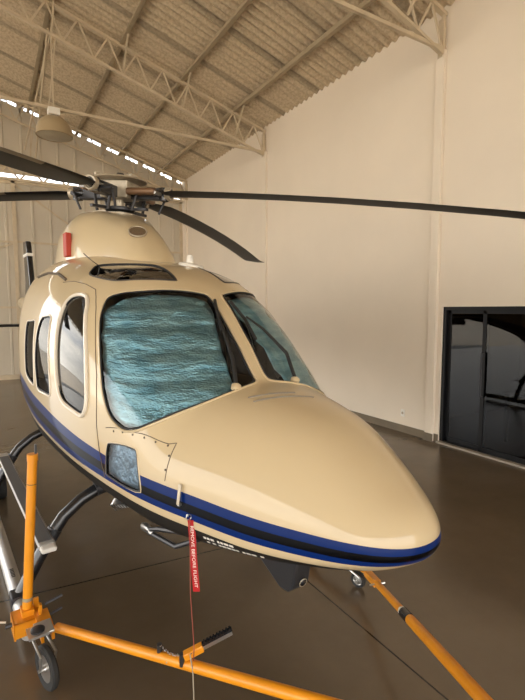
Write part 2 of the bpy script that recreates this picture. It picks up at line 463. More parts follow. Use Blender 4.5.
# ---- purlins
px = [4.95, 3.72, 2.48, 1.22, -.02, -1.25, -2.5, -3.75]
names = ['nearest the right wall', 'second from the right wall', 'third from the right wall', 'fourth from the right wall', 'fifth from the right wall', 'sixth from the right wall', 'seventh from the right wall', 'by the ridge']
for i, x in enumerate(px[:5]):
    m = MB(); z = chord_z(x) + .06
    m.box((x-.03, -10.9, z-.035), (x+.03, 14.9, z+.05)); m.box((x-.055, -10.9, z-.045), (x+.005, 14.9, z-.035))
    o = m.build('purlin', M['truss_dark']); tag(o, 'steel purlin under the roof sheets, ' + names[i], 'purlin', 'roof purlins')
    for yk in (4.53, 9.46):
        br = MB(); br.bar((x, yk-.03, chord_z(x)-.50), (x+.0, yk-.45, chord_z(x)+.04), .03, .03)
        br.build('knee_brace', M['truss'], o)
# ---- long diagonal brace
o = MB().tube([(1.28, 9.52, 7.35), (1.05, 14.3, 6.35)], .022, 8).tube([(1.16, 9.52, 7.10), (1.30, 14.3, 6.1)], .022, 8).build('diagonal_brace', M['truss'])
tag(o, 'pair of slim steel brace tubes running from the middle truss to the back truss', 'brace')
# ---- lattice girder on the back wall
root = empty('lattice_girder', (WX, BY-.15, 5.5)); tag(root, 'bright horizontal lattice girder along the top of the back doors', 'girder')
off = Vector((-WX, -(BY-.15), -5.5)); a = MB(); b = MB()
for z in (5.62, 5.98): a.bar(Vector((WX-.02, BY-.15, z))+off, Vector((-13.9, BY-.15, z))+off, .07, .06)
x = WX-.05; k = 0
while x > -13.6:
    z0, z1 = (5.62, 5.98) if k % 2 == 0 else (5.98, 5.62)
    b.bar(Vector((x, BY-.15, z0))+off, Vector((x-.3, BY-.15, z1))+off, .045, .045); x -= .3; k += 1
M['truss_light'] = mat('girder_paint', (.66, .56, .40), .5)
a.build('chord', M['truss_light'], root); b.build('web', M['truss_light'], root)

# ---- hanging dome lamp
root = empty('dome_lamp', (1.19, 9.40, 5.74)); tag(root, 'tan high-bay dome lamp hanging from the roof tie beam', 'lamp')
M['lamp_dome'] = mat('lamp_dome', (.38, .29, .17), .45, coat=.2)
MB().box((-.10, -.09, -.19), (.10, .09, -.07)).cyl((0, 0, -.07), (0, 0, -.04), .02).build('ballast_box', M['white'], root, bevel=.01)
MB().cyl((0, 0, -.24), (0, 0, -.17), .06).build('neck', M['tan_metal'], root)
MB().lathe([(.06, -.22), (.16, -.24), (.235, -.30), (.29, -.40), (.315, -.52), (.318, -.56), (.30, -.565), (.30, -.55), (.275, -.41), (.22, -.32), (.15, -.26), (.05, -.24)], (0, 0, 0)).build('lamp_shade', M['lamp_dome'], root, smooth=True)
MB().lathe([(.298, -.55), (.22, -.575), (.1, -.59), (0, -.592)], (0, 0, 0)).build('diffuser', mat('lamp_lens', (.42, .35, .24), .4), root, smooth=True)

# ---- wall outlet
root = empty('wall_outlet', (WX, 5.12, .32)); tag(root, 'small white wall outlet low on the cream wall', 'outlet')
MB().box((-.012, -.04, -.06), (0, .04, .06)).build('plate', M['white'], root, bevel=.004)
MB().lathe([(0, 0), (.022, 0), (.022, -.004), (0, -.004)], (-.012, 0, 0), (1, 0, 0), 16).build('socket', M['tan_metal'], root)

# ---- black glass sliding door
root = empty('door_1', (WX, 0, 0)); tag(root, kind='structure')
f = MB()
f.box((.03, .4, 2.0), (.13, 4.43, 2.05)).box((.03, 4.38, 0), (.13, 4.43, 2.0)).box((.03, .4, 0), (.13, .45, 2.0)).box((.03, .4, 0), (.13, 4.43, .03))
f.build('door_frame', M['alum'], root)
for i, (y0, y1, x0) in enumerate(((3.74, 4.38, .085), (2.42, 3.80, .045), (1.10, 2.48, .085), (.45, 1.16, .045))):
    p = MB()
    p.box((x0, y0, .03), (x0+.03, y0+.05, 2.0)).box((x0, y1-.05, .03), (x0+.03, y1, 2.0)).box((x0, y0, .03), (x0+.03, y1, .09)).box((x0, y0, 1.95), (x0+.03, y1, 2.0))
    q = p.build('door_leaf', M['alum'], root)
    MB().box((x0+.01, y0+.05, .09), (x0+.018, y1-.05, 1.95)).build('pane', M['glass_door'], q)
    if i == 1:
        MB().tube([(x0-.0, 3.77, .80), (x0-.05, 3.77, .80), (x0-.05, 3.77, 1.42), (x0, 3.77, 1.42)], .012, 8).build('handle', M['dark_metal'], q, smooth=True)
o = MB().box((-.05+WX, .4, 0), (WX+.03, 4.43, .025)).build('trim_8', mat('sill', (.33, .29, .23), .5)); tag(o, kind='structure')
# office behind the glass
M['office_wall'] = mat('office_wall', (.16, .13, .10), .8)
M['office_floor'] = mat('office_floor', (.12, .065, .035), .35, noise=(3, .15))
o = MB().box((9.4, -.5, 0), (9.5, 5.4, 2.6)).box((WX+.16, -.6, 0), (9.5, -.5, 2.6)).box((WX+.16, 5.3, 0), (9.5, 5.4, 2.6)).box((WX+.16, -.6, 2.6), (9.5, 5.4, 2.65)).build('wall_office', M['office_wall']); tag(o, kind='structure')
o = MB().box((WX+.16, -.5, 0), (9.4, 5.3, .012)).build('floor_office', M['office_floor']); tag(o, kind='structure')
def office_table(x, y, label):
    root = empty('office_table', (x, y, .012)); tag(root, label, 'table')
    MB().box((-.4, -.95, .72), (.4, .95, .76)).build('table_top', M['dark_metal'], root, bevel=.004)
    for sx in (-.36, .36):
        for sy in (-.9, .9): MB().box((sx-.025, sy-.025, 0), (sx+.025, sy+.025, .72)).build('leg', M['dark_metal'], root)
office_table(7.0, 3.0, 'dark table behind the right leaf of the black glass door')
def office_chair(x, y, label):
    root = empty('office_chair', (x, y, .012)); tag(root, label, 'chair', 'chairs in the glassed office')
    MB().box((-.22, -.22, .43), (.22, .22, .48)).build('seat', M['black'], root, bevel=.01)
    MB().box((.19, -.21, .55), (.22, .21, .95)).build('backrest', M['black'], root, bevel=.008)
    for sx in (-.19, .19):
        for sy in (-.19, .19): MB().cyl((sx, sy, 0), (sx, sy, .43 if sx < 0 else .6), .014, n=8).build('leg', M['dark_metal'], root)
office_chair(8.1, 3.45, 'dark office chair behind the table, on its far left')
office_chair(8.1, 2.55, 'dark office chair behind the table, on its far right')

# ================================================================== THE HELICOPTER
# body coordinates: s metres back from the nose, o metres to its right side, z up.  Mesh coordinates (-s, -o, z).
HD = R(4.946)
NOSE = Vector((1.0 * (1.666*math.sin(R(31)) + .588*math.cos(R(31))), 1.666*math.cos(R(31)) - .588*math.sin(R(31)), 0))
HROT = math.atan2(-math.cos(HD), math.sin(HD))
def L(s, o, z): return Vector((-s, -o, z))
def to_world(v):
    c, s_ = math.cos(HROT), math.sin(HROT)
    return Vector((NOSE.x + v[0]*c - v[1]*s_, NOSE.y + v[0]*s_ + v[1]*c, v[2]))
heli = empty('helicopter', NOSE, HROT)
tag(heli, 'cream helicopter with a blue and black stripe, parked on skids on the hangar floor', 'helicopter')

FUS_T=[
[-0.059,  0.   ,  1.11 ,  1.11 ,  1.11 ,  2.   ,  2.   ],
       [-0.043,  0.086,  1.11 ,  1.181,  1.072,  2.   ,  2.   ],
       [ 0.005,  0.166,  1.1  ,  1.242,  1.035,  2.   ,  2.   ],
       [ 0.1  ,  0.25 ,  1.09 ,  1.305,  0.989,  2.05 ,  2.1  ],
       [ 0.258,  0.344,  1.07 ,  1.407,  0.946,  2.1  ,  2.2  ],
       [ 0.498,  0.46 ,  1.05 ,  1.523,  0.899,  2.15 ,  2.3  ],
       [ 0.761,  0.551,  1.05 ,  1.579,  0.853,  2.2  ,  2.4  ],
       [ 0.975,  0.621,  1.06 ,  1.606,  0.821,  2.3  ,  2.5  ],
       [ 1.2  ,  0.68 ,  1.1  ,  1.818,  0.801,  2.35 ,  2.6  ],
       [ 1.49 ,  0.734,  1.15 ,  2.077,  0.797,  2.4  ,  2.7  ],
       [ 1.9  ,  0.79 ,  1.25 ,  2.283,  0.758,  2.6  ,  2.8  ],
       [ 2.4  ,  0.828,  1.35 ,  2.38 ,  0.715,  2.8  ,  2.8  ],
       [ 3.   ,  0.848,  1.4  ,  2.473,  0.707,  3.   ,  2.8  ],
       [ 3.5  ,  0.84 ,  1.5  ,  2.508,  0.726,  3.   ,  2.6  ],
       [ 4.2  ,  0.677,  1.65 ,  2.453,  0.933,  2.8  ,  2.4  ],
       [ 5.   ,  0.41 ,  1.8  ,  2.349,  1.411,  2.3  ,  2.2  ]]
FUS_T += [[6.0, .25, 1.93, 2.25, 1.68, 2.1, 2.1], [7.2, .19, 2.03, 2.22, 1.83, 2, 2], [8.7, .13, 2.12, 2.25, 1.99, 2, 2]]
FUS_T = np.array(FUS_T)
S0 = FUS_T[0, 0]; S1 = FUS_T[-1, 0]
def pchip(xs, ys, x):
    h = np.diff(xs); dl = np.diff(ys)/h; m = np.zeros(len(xs))
    for i in range(1, len(xs)-1):
        if dl[i-1]*dl[i] > 0:
            w1 = 2*h[i]+h[i-1]; w2 = h[i]+2*h[i-1]; m[i] = (w1+w2)/(w1/dl[i-1]+w2/dl[i])
    m[0] = dl[0]; m[-1] = dl[-1]
    i = np.clip(np.searchsorted(xs, x)-1, 0, len(xs)-2); t = (x-xs[i])/h[i]
    return ((1+2*t)*(1-t)**2)*ys[i]+t*(1-t)**2*h[i]*m[i]+t*t*(3-2*t)*ys[i+1]+t*t*(t-1)*h[i]*m[i+1]
def surf_pts(T, s, ph):
    s = np.atleast_1d(np.asarray(s, float)); ph = np.atleast_1d(np.asarray(ph, float))
    xs = np.sqrt(T[:, 0]-T[0, 0]+1e-9); x = np.sqrt(np.maximum(s-T[0, 0], 0)+1e-9)
    w, zm, zt, zb, nu, nl = [pchip(xs, T[:, k], x) for k in range(1, 7)]
    c = np.cos(ph); sn = np.sin(ph); n = np.where(sn >= 0, nu, nl)
    o = w*np.sign(c)*np.abs(c)**(2/n)
    z = zm+np.where(sn >= 0, zt-zm, zm-zb)*np.sign(sn)*np.abs(sn)**(2/n)
    return np.stack([-s, -o, z], 1)
def surf_nrm(T, s, ph):
    s = np.atleast_1d(np.asarray(s, float)); ph = np.atleast_1d(np.asarray(ph, float)); e = 2e-3
    s2 = np.maximum(s, T[0, 0]+4e-3)
    a = surf_pts(T, np.minimum(s2+e, T[-1, 0]), ph)-surf_pts(T, s2-e, ph)
    b = surf_pts(T, s2, ph+.02)-surf_pts(T, s2, ph-.02)
    n = np.cross(a, b); l = np.linalg.norm(n, axis=1, keepdims=True); n = n/np.maximum(l, 1e-12)
    w = surf_pts(T, s2, ph); ctr = np.stack([w[:, 0], 0*w[:, 0], np.interp(-w[:, 0], T[:, 0], T[:, 2])], 1)
    sg = np.sign(((w-ctr)*n).sum(1)); sg[sg == 0] = 1
    return n*sg[:, None]
def SP(s, phd, off=0.0):
    p = surf_pts(FUS_T, s, R(phd))[0]
    return Vector(p) + Vector(surf_nrm(FUS_T, s, R(phd))[0])*off
def SN(s, phd): return Vector(surf_nrm(FUS_T, s, R(phd))[0])

def chaikin(P, n=2):
    for _ in range(n):
        Q = []
        for i in range(len(P)):
            a = P[i]; b = P[(i+1) % len(P)]
            Q += [(a[0]*.75+b[0]*.25, a[1]*.75+b[1]*.25), (a[0]*.25+b[0]*.75, a[1]*.25+b[1]*.75)]
        P = Q
    return P
# outlines as (s, angle round the section in degrees; 0 side, 90 top)
WIND = [(1.855,46),(1.875,49.5),(1.83,54),(1.70,63.5),(1.606,75.5),(1.535,86.5),(1.515,88.3),(1.40,88.3),(1.234,88.3),(1.10,88.2),(1.01,88.2),(.985,86.5),
        (.965,79.9),(.956,69.9),(.985,57.9),(1.03,46),(1.09,33.2),(1.165,23),(1.225,18.5),(1.30,15.0),(1.41,14.2),(1.48,16),(1.544,19.5),(1.60,24),(1.673,30),(1.75,35.5),(1.814,40.5)]
DOORW = [(2.33,37),(2.28,41.8),(2.19,44.3),(2.09,45.0),(2.01,41.5),(1.98,38.5),(1.90,33),(1.80,26.1),(1.74,20),(1.695,14),(1.69,9.5),(1.73,6.3),(1.80,5.2),(1.926,4.3),(2.05,3.6),(2.12,4.6),(2.17,7.0),(2.22,12.9),(2.28,22),(2.315,29.5)]
WINA = [(2.705,24.0),(2.61,25.8),(2.50,27.6),(2.47,24),(2.42,15.7),(2.36,8),(2.33,3),(2.335,1.3),(2.5,.7),(2.69,.3),(2.715,1.2),(2.75,5),(2.76,10.5),(2.745,18)]
WINB = [(3.16,17),(3.14,18.5),(3.0,19.5),(2.86,21.2),(2.84,19),(2.82,10),(2.80,4),(2.80,1),(2.82,.4),(3.0,.4),(3.14,.6),(3.16,2),(3.17,8),(3.17,14)]
SKYL = [(2.39,57.5),(2.43,61),(2.49,64.6),(2.47,68),(2.28,75),(2.09,82.2),(1.98,83.6),(1.70,81.6),(1.685,79.8),(1.80,68),(1.94,59.5),(2.10,57.3),(2.30,56.5)]
CHIN = [(1.43,6.6),(1.42,7.0),(1.30,10.5),(1.185,13.8),(1.165,13.8),(1.14,8.0),(1.115,2.0),(1.12,.5),(1.28,-1.6),(1.44,-2.6),(1.455,-2),(1.445,3)]
def mir(P): return [(s, 180-a) for s, a in reversed(P)]
REG = {}
for nm, P, k in (('windshield', WIND, 2), ('door_window', DOORW, 2), ('cabin_window', WINA, 1), ('rear_cabin_window', WINB, 1), ('roof_window', SKYL, 2), ('chin_window', CHIN, 1)):
    REG[nm, 0] = chaikin(P, k); REG[nm, 1] = chaikin(mir(P), k)
KEYS = list(REG)
FOIL = [(1.83,45.5),(1.80,51),(1.68,63),(1.58,75),(1.50,85.0),(1.46,87.0),(1.40,86.2),(1.30,83.5),(1.20,81.0),(1.10,79.0),(1.02,77.5),(.995,76),
        (.975,69.9),(1.0,58.2),(1.045,46.5),(1.10,34),(1.168,24),(1.228,19.3),(1.30,16.0),(1.41,15.0),(1.48,16.8),(1.541,20.1),(1.598,24.6),(1.67,30.5),(1.747,36.0),(1.808,41)]
FOILS = [chaikin(FOIL, 1), chaikin(mir(FOIL), 1)]

def pip(pt, poly):
    x, y = pt; r = False; j = len(poly)-1
    for i in range(len(poly)):
        xi, yi = poly[i]; xj, yj = poly[j]
        if (yi > y) != (yj > y) and x < (xj-xi)*(y-yi)/(yj-yi)+xi: r = not r
        j = i
    return r
def build_param():
    sv = [0, .0006, .002, .0045, .008, .0125, .018, .025, .034, .045, .058, .074, .092, .112]
    while sv[-1] < 5.06: sv.append(sv[-1]+(.026 if sv[-1] < 3.2 else .06))
    while sv[-1] < S1-S0-.2: sv.append(sv[-1]+.2)
    sv = [S0+x for x in sv] + [S1]
    na = 120; av = [-90+360*k/na for k in range(na+1)]
    KA = 1/70.0                               # degrees to metres, roughly
    pts = []; edges = []
    for P in list(REG.values())+FOILS:
        b = len(pts); pts += [(s, a*KA) for s, a in P]
        edges += [(b+i, b+(i+1) % len(P)) for i in range(len(P))]
    bb = {k: (min(p[0] for p in P)-.05, max(p[0] for p in P)+.05, min(p[1] for p in P)-4, max(p[1] for p in P)+4) for k, P in REG.items()}
    dense = []
    for k, P in REG.items(): dense += [(s, a*KA) for s, a in P]
    dense = np.array(dense)
    for s in sv:
        for a in av:
            near = any(b[0] < s < b[1] and b[2] < a < b[3] for b in bb.values())
            if near and np.min((dense[:, 0]-s)**2+(dense[:, 1]-a*KA)**2) < .008**2: continue
            pts.append((s, a*KA))
    r = delaunay_2d_cdt([Vector(p) for p in pts], edges, [], 0, 1e-7)
    V = [(v[0], v[1]/KA) for v in r[0]]; F = [tuple(f) for f in r[2]]
    reg = []
    for f in F:
        c = (sum(V[i][0] for i in f)/len(f), sum(V[i][1] for i in f)/len(f)); g = -1
        for gi, k in enumerate(KEYS):
            b = bb[k]
            if b[0] < c[0] < b[1] and b[2] < c[1] < b[3] and pip(c, REG[k]): g = gi; break
        reg.append(g)
    return V, F, reg
PV, PF, PREG = build_param()
_P = np.array(PV); PXYZ = surf_pts(FUS_T, _P[:, 0], np.radians(_P[:, 1])); PN = surf_nrm(FUS_T, _P[:, 0], np.radians(_P[:, 1]))
# weld the seam at -90/270 and the nose point
keymap = {}; weld = []
for i, p in enumerate(PXYZ):
    k = tuple(np.round(p, 5)); 
    if PV[i][0] <= S0+1e-6: k = 'tip'
    if k not in keymap: keymap[k] = i
    weld.append(keymap[k])
PN[weld[[i for i, v in enumerate(PV) if v[0] <= S0+1e-6][0]]] = (1, 0, 0)

def shell(name, faces, mats, parent, off=0.0, thick=.012, wrinkle=None):
    used = {}; vs = []; ns = []
    def idx(i):
        i = weld[i]
        if i not in used:
            used[i] = len(vs); n = PN[i]; d = off + (wrinkle(PXYZ[i], PV[i]) if wrinkle else 0)
            vs.append(PXYZ[i]+n*d); ns.append(n)
        return used[i]
    fs = []
    for f in faces:
        g = []
        for i in f:
            j = idx(i)
            if j not in g: g.append(j)
        if len(g) >= 3: fs.append(tuple(g))
    # consistent winding from the normals
    F2 = []
    for f in fs:
        a, b, c = (np.array(vs[f[k]]) for k in (0, 1, 2)); n = np.cross(b-a, c-a)
        F2.append(f if (n*ns[f[0]]).sum() >= 0 else tuple(reversed(f)))
    k = len(vs); inner = [vs[i]-np.array(ns[i])*thick for i in range(k)]
    edges = {}
    for f in F2:
        for a, b in zip(f, f[1:]+f[:1]): edges[a, b] = 1
    faces_all = list(F2); mi = [0]*len(F2)
    for f in F2: faces_all.append(tuple(k+i for i in reversed(f))); mi.append(1 if len(mats) > 1 else 0)
    for a, b in edges:
        if (b, a) not in edges: faces_all.append((b, a, k+a, k+b)); mi.append(0)
    me = bpy.data.meshes.new(name); me.from_pydata([tuple(v) for v in vs]+[tuple(v) for v in inner], [], faces_all); me.update()
    for m in mats: me.materials.append(m)
    me.polygons.foreach_set('material_index', mi)
    me.polygons.foreach_set('use_smooth', [True]*len(faces_all))
    if not wrinkle:
        me.normals_split_custom_set_from_vertices([tuple(n) for n in ns]+[tuple(-n) for n in ns])
    o = bpy.data.objects.new(name, me); link(o, parent); return o

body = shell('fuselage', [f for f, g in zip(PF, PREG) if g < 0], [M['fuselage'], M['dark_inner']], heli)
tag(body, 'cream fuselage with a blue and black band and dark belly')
GM = {'windshield': 'glass_ws', 'door_window': 'glass_side', 'cabin_window': 'glass_cabin', 'rear_cabin_window': 'glass_cabin', 'roof_window': 'glass_dark', 'chin_window': 'glass_ws'}
TR = {'windshield': ('cream', .007, .0), 'door_window': ('frame', .014, .002), 'cabin_window': ('frame', .007, .0), 'rear_cabin_window': ('frame', .007, .0), 'roof_window': ('seam', .005, -.002), 'chin_window': ('cream', .004, 0)}
for gi, k in enumerate(KEYS):
    g = shell(k[0], [f for f, q in zip(PF, PREG) if q == gi], [M[GM[k[0]]]], heli, off=-.004, thick=.004)
    mname, r, off = TR[k[0]]
    P = REG[k]
    MB().tube([SP(s, a, off) for s, a in P], r, 8, closed=True).build('window_trim', M[mname], g, smooth=True)
    c = (sum(p[0] for p in P)/len(P), sum(p[1] for p in P)/len(P))
    Q = [(c[0]+(s-c[0])*.975, c[1]+(a-c[1])*.972) for s, a in P]
    MB().tube([SP(s, a, .0) for s, a in Q], .005, 8, closed=True).build('rubber_seal', M['black'], g, smooth=True)

# doors: dark shut lines drawn by thin recessed gaskets, rivets
def line(name, P, r=.0028, m='seam', off=.0):
    out = []
    for i in range(len(P)-1):
        for k in range(6):
            t_ = k/6; out.append((P[i][0]*(1-t_)+P[i+1][0]*t_, P[i][1]*(1-t_)+P[i+1][1]*t_))
    out.append(P[-1])
    return MB().tube([SP(s, a, off) for s, a in out], r, 6).build(name, M[m], heli)
for sd in (0, 1):
    f = (lambda P: P) if sd == 0 else (lambda P: [(s, 180-a) for s, a in P])
    line('door_seam', f([(2.62,46),(2.45,49.5),(2.25,50.5),(2.06,50),(1.99,47),(1.90,42.5),(1.80,36),(1.71,29),(1.63,22),(1.585,15),(1.56,8),(1.52,2),(1.48,-1.5),(1.47,-5)]))
    line('access_panel_seam', f([(1.46,10.5),(1.34,14.5),(1.20,19.5),(1.10,24.5),(1.0,29),(.96,31.5),(.96,23),(.955,12)]), .0022)
    ch = chaikin(CHIN, 1)
    for s, a in ([(1.38,12.0),(1.30,14.8),(1.22,17.6),(1.14,21.2),(1.07,24.6),(1.00,28),(.97,24),(.965,17)]):
        a_ = a if sd == 0 else 180-a; p = SP(s, a_, .001)
        MB().lathe([(.006, 0), (.005, .002), (0, .003)], p, SN(s, a_), 10).build('rivet', M['seam'], heli)
line('roof_seam', [(1.60,140),(1.60,120),(1.60,100)], .001)
# small grey rain strips on the hood in front of the windshield
m = MB()
for (s0, a0), (s1, a1) in (((.844, 72.1), (.759, 92.3)), ((.79, 70.5), (.68, 97.9))):
    m.tube([SP(s0+(s1-s0)*k/12, a0+(a1-a0)*k/12, .0) for k in range(13)], .006, 6)
m.build('hood_vent', mat('vent_grey', (.22, .19, .15), .6), heli)

# ---- engine cowling / rotor fairing
CT = np.array([
 [2.33,.017,2.3,2.342,2.2,2.6,2.2],[2.37,.133,2.3,2.402,2.18,2.6,2.2],[2.46,.191,2.3,2.5,2.15,2.6,2.2],[2.62,.225,2.3,2.638,2.1,2.6,2.2],
 [2.80,.262,2.3,2.740,2.1,2.7,2.2],[2.96,.30,2.3,2.80,2.1,2.7,2.2],[3.15,.372,2.3,2.874,2.1,3.2,2.2],[3.5,.43,2.3,2.93,2.1,3.8,2.2],
 [3.9,.42,2.3,2.877,2.1,3.8,2.2],[4.4,.36,2.25,2.70,1.9,2.5,2.2],[5.0,.31,2.15,2.50,1.8,2.0,2.2],[5.9,.18,2.1,2.32,1.9,2,2]])
def loft(T, ss, na=64, lo=-40, hi=220):
    vs = []; fs = []; m = MB()
    for s in ss:
        for k in range(na+1):
            vs.append(tuple(surf_pts(T, s, R(lo+(hi-lo)*k/na))[0]))
    for i in range(len(ss)-1):
        for k in range(na): a = i*(na+1)+k; fs.append((a, a+1, a+na+2, a+na+1))
    m.add(vs, fs)
    m.add(vs[:na+1][::-1], [tuple(range(na+1))]); m.add(vs[-na-1:], [tuple(range(na+1))])
    return m
ss = [2.33+x for x in (0, .002, .006, .014, .025, .04, .07, .11, .16, .22, .28, .34, .41, .48, .56, .66, .8, .95, 1.15, 1.35, 1.6, 1.9, 2.2, 2.6, 3.0, 3.5)]
cowl = loft(CT, ss).build('rotor_fairing', M['cream'], heli, smooth=True)
def CP(s, a, off=0):
    p = Vector(surf_pts(CT, s, R(a))[0]); n = Vector(surf_nrm(CT, s, R(a))[0]); return p+n*off, n
def disc_on(name, s, a, ra, rb, m, rim=None):
    p, n = CP(s, a, .0); x = n.cross(Vector((0, 0, 1))).normalized(); y = n.cross(x)
    mb = MB(); k = 28; vs = [p+n*.006]; 
    for q in range(k):
        t_ = 2*math.pi*q/k; vs.append(p+n*.004+x*ra*math.cos(t_)+y*rb*math.sin(t_))
    for q in range(k): 
        t_ = 2*math.pi*q/k; vs.append(p-n*.03+x*ra*math.cos(t_)+y*rb*math.sin(t_))
    fs = [(0, 1+q, 1+(q+1) % k) for q in range(k)]+[(1+q, 1+k+q, 1+k+(q+1) % k, 1+(q+1) % k) for q in range(k)]
    mb.add(vs, fs); o = mb.build(name, m, cowl)
    MB().tube(vs[1:k+1], .006, 6, closed=True).build('rim', M['tan_metal'], o)
    return o
disc_on('air_intake', 2.62, 77, .07, .085, mat('intake_mesh', (.15, .10, .055), .7, noise=(200, .4)))
# red intake covers, one each side
for a in (12, 168):
    p, n = CP(3.42, a, .012)
    mb = MB(); x = Vector((1, 0, 0)); z = Vector((0, 0, 1))
    Mx = Matrix((x, n, z)).transposed().to_4x4(); Mx.translation = p+Vector((0, 0, .0))
    o = mb.box((-.06, -.03, -.09), (.06, .02, .12), Mx).build('intake_cover', M['red_cover'], cowl, bevel=.008); o['label'] = 'red intake cover'
# exhaust stack silhouette behind the fairing
MB().tube([L(4.6, .0, 2.45), L(4.75, 0, 2.72), L(5.0, 0, 2.82)], .14, 16).build('exhaust_stack', M['steel'], heli, smooth=True)

# ---- antenna, roof items
an = MB().lathe([(.05, 0), (.05, .012), (.03, .025), (.026, .07), (.018, .082), (0, .085)], SP(2.19, 97, -.002), (0, 0, 1), 18).build('roof_antenna', M['white'], heli, smooth=True); an['label'] = 'small white antenna stub'
MB().lathe([(.10, 0), (.09, .018), (.06, .025), (0, .026)], SP(2.21, 98, -.004), SN(2.21, 98), 24).build('base', M['white'], an, smooth=True)
MB().tube([SP(2.44, 66, 0), SP(2.47, 64, .05), SP(2.56, 63.5, .10)], .004, 6).build('wire_antenna', M['black'], heli)
for (s, a) in ((2.9, 34), (3.1, 150)):
    pass
# hand rail bulge on the roof side, behind the cabin door
line('roof_rail', [(2.60,48),(2.85,50),(3.15,49),(3.4,44)], .012, 'seam', .004)

# ---- rotor
TILT = R(4.4); HUBZ = 3.06; HS = 3.22
fwd = Vector((math.cos(TILT), 0, -math.sin(TILT))); up = Vector((math.sin(TILT), 0, math.cos(TILT))); lat = Vector((0, 1, 0))
HUB = L(HS, 0, HUBZ)
def RP(r, t_, n, ang):
    a = R(ang); e = fwd*math.cos(a)+lat*math.sin(a); g = -fwd*math.sin(a)+lat*math.cos(a)
    return HUB+e*r+g*t_+up*n
def RB(mb, lo, hi, ang):     # box given in (radial, tangential, up)
    a = R(ang); e = fwd*math.cos(a)+lat*math.sin(a); g = -fwd*math.sin(a)+lat*math.cos(a)
    Mx = Matrix((e, g, up)).transposed().to_4x4(); Mx.translation = HUB
    return mb.box(lo, hi, Mx)
mast = MB().cyl(RP(0, 0, -.36, 0), RP(0, 0, -.02, 0), .035, n=20).build('rotor_mast', M['tan_metal'], heli, smooth=True)
hub = MB()
RB(hub, (-.13, -.13, -.05), (.13, .13, .10), 45)
hub = hub.build('rotor_hub', M['tan_metal'], heli, bevel=.01)
MB().lathe([(0, .14), (.12, .14), (.23, .125), (.24, .11), (.12, .10), (0, .10)], HUB, up, 28).build('hub_plate', M['tan_metal'], hub, smooth=True)
MB().lathe([(.0, .18), (.03, .18), (.05, .14), (.05, .12)], HUB, up, 16).build('hub_cap', M['dark_metal'], hub, smooth=True)
for k in range(2):
    RB(MB(), (-.24, -.02, .125), (.24, .02, .145), 10+90*k).build('lifting_lug', M['tan_metal'], hub)
sw = MB().lathe([(.05, -.16), (.12, -.16), (.135, -.15), (.135, -.13), (.11, -.12), (.05, -.115)], HUB, up, 32).build('swashplate', M['dark_metal'], heli, smooth=True)
MB().lathe([(.05, -.195), (.13, -.195), (.13, -.175), (.05, -.17)], HUB, up, 32).build('fixed_ring', M['tan_metal'], sw, smooth=True)
for k in range(4):
    MB().bar(RP(.10, 0, -.14, 25+90*k), RP(.33, .0, -.15, 25+90*k), .035, .025, up).build('swashplate_arm', M['tan_metal'] if k == 2 else M['dark_metal'], sw, bevel=.004)
for k in range(6):
    MB().cyl(RP(.20, 0, -.16, 10+60*k), RP(.22, 0, -.02, 20+60*k), .014, n=10).build('scissor_link', M['dark_metal'], sw)
for k in range(3):
    MB().cyl(RP(.14, 0, -.34, 30+120*k), RP(.12, 0, -.18, 30+120*k), .010, n=10).build('control_rod', M['steel'], sw)

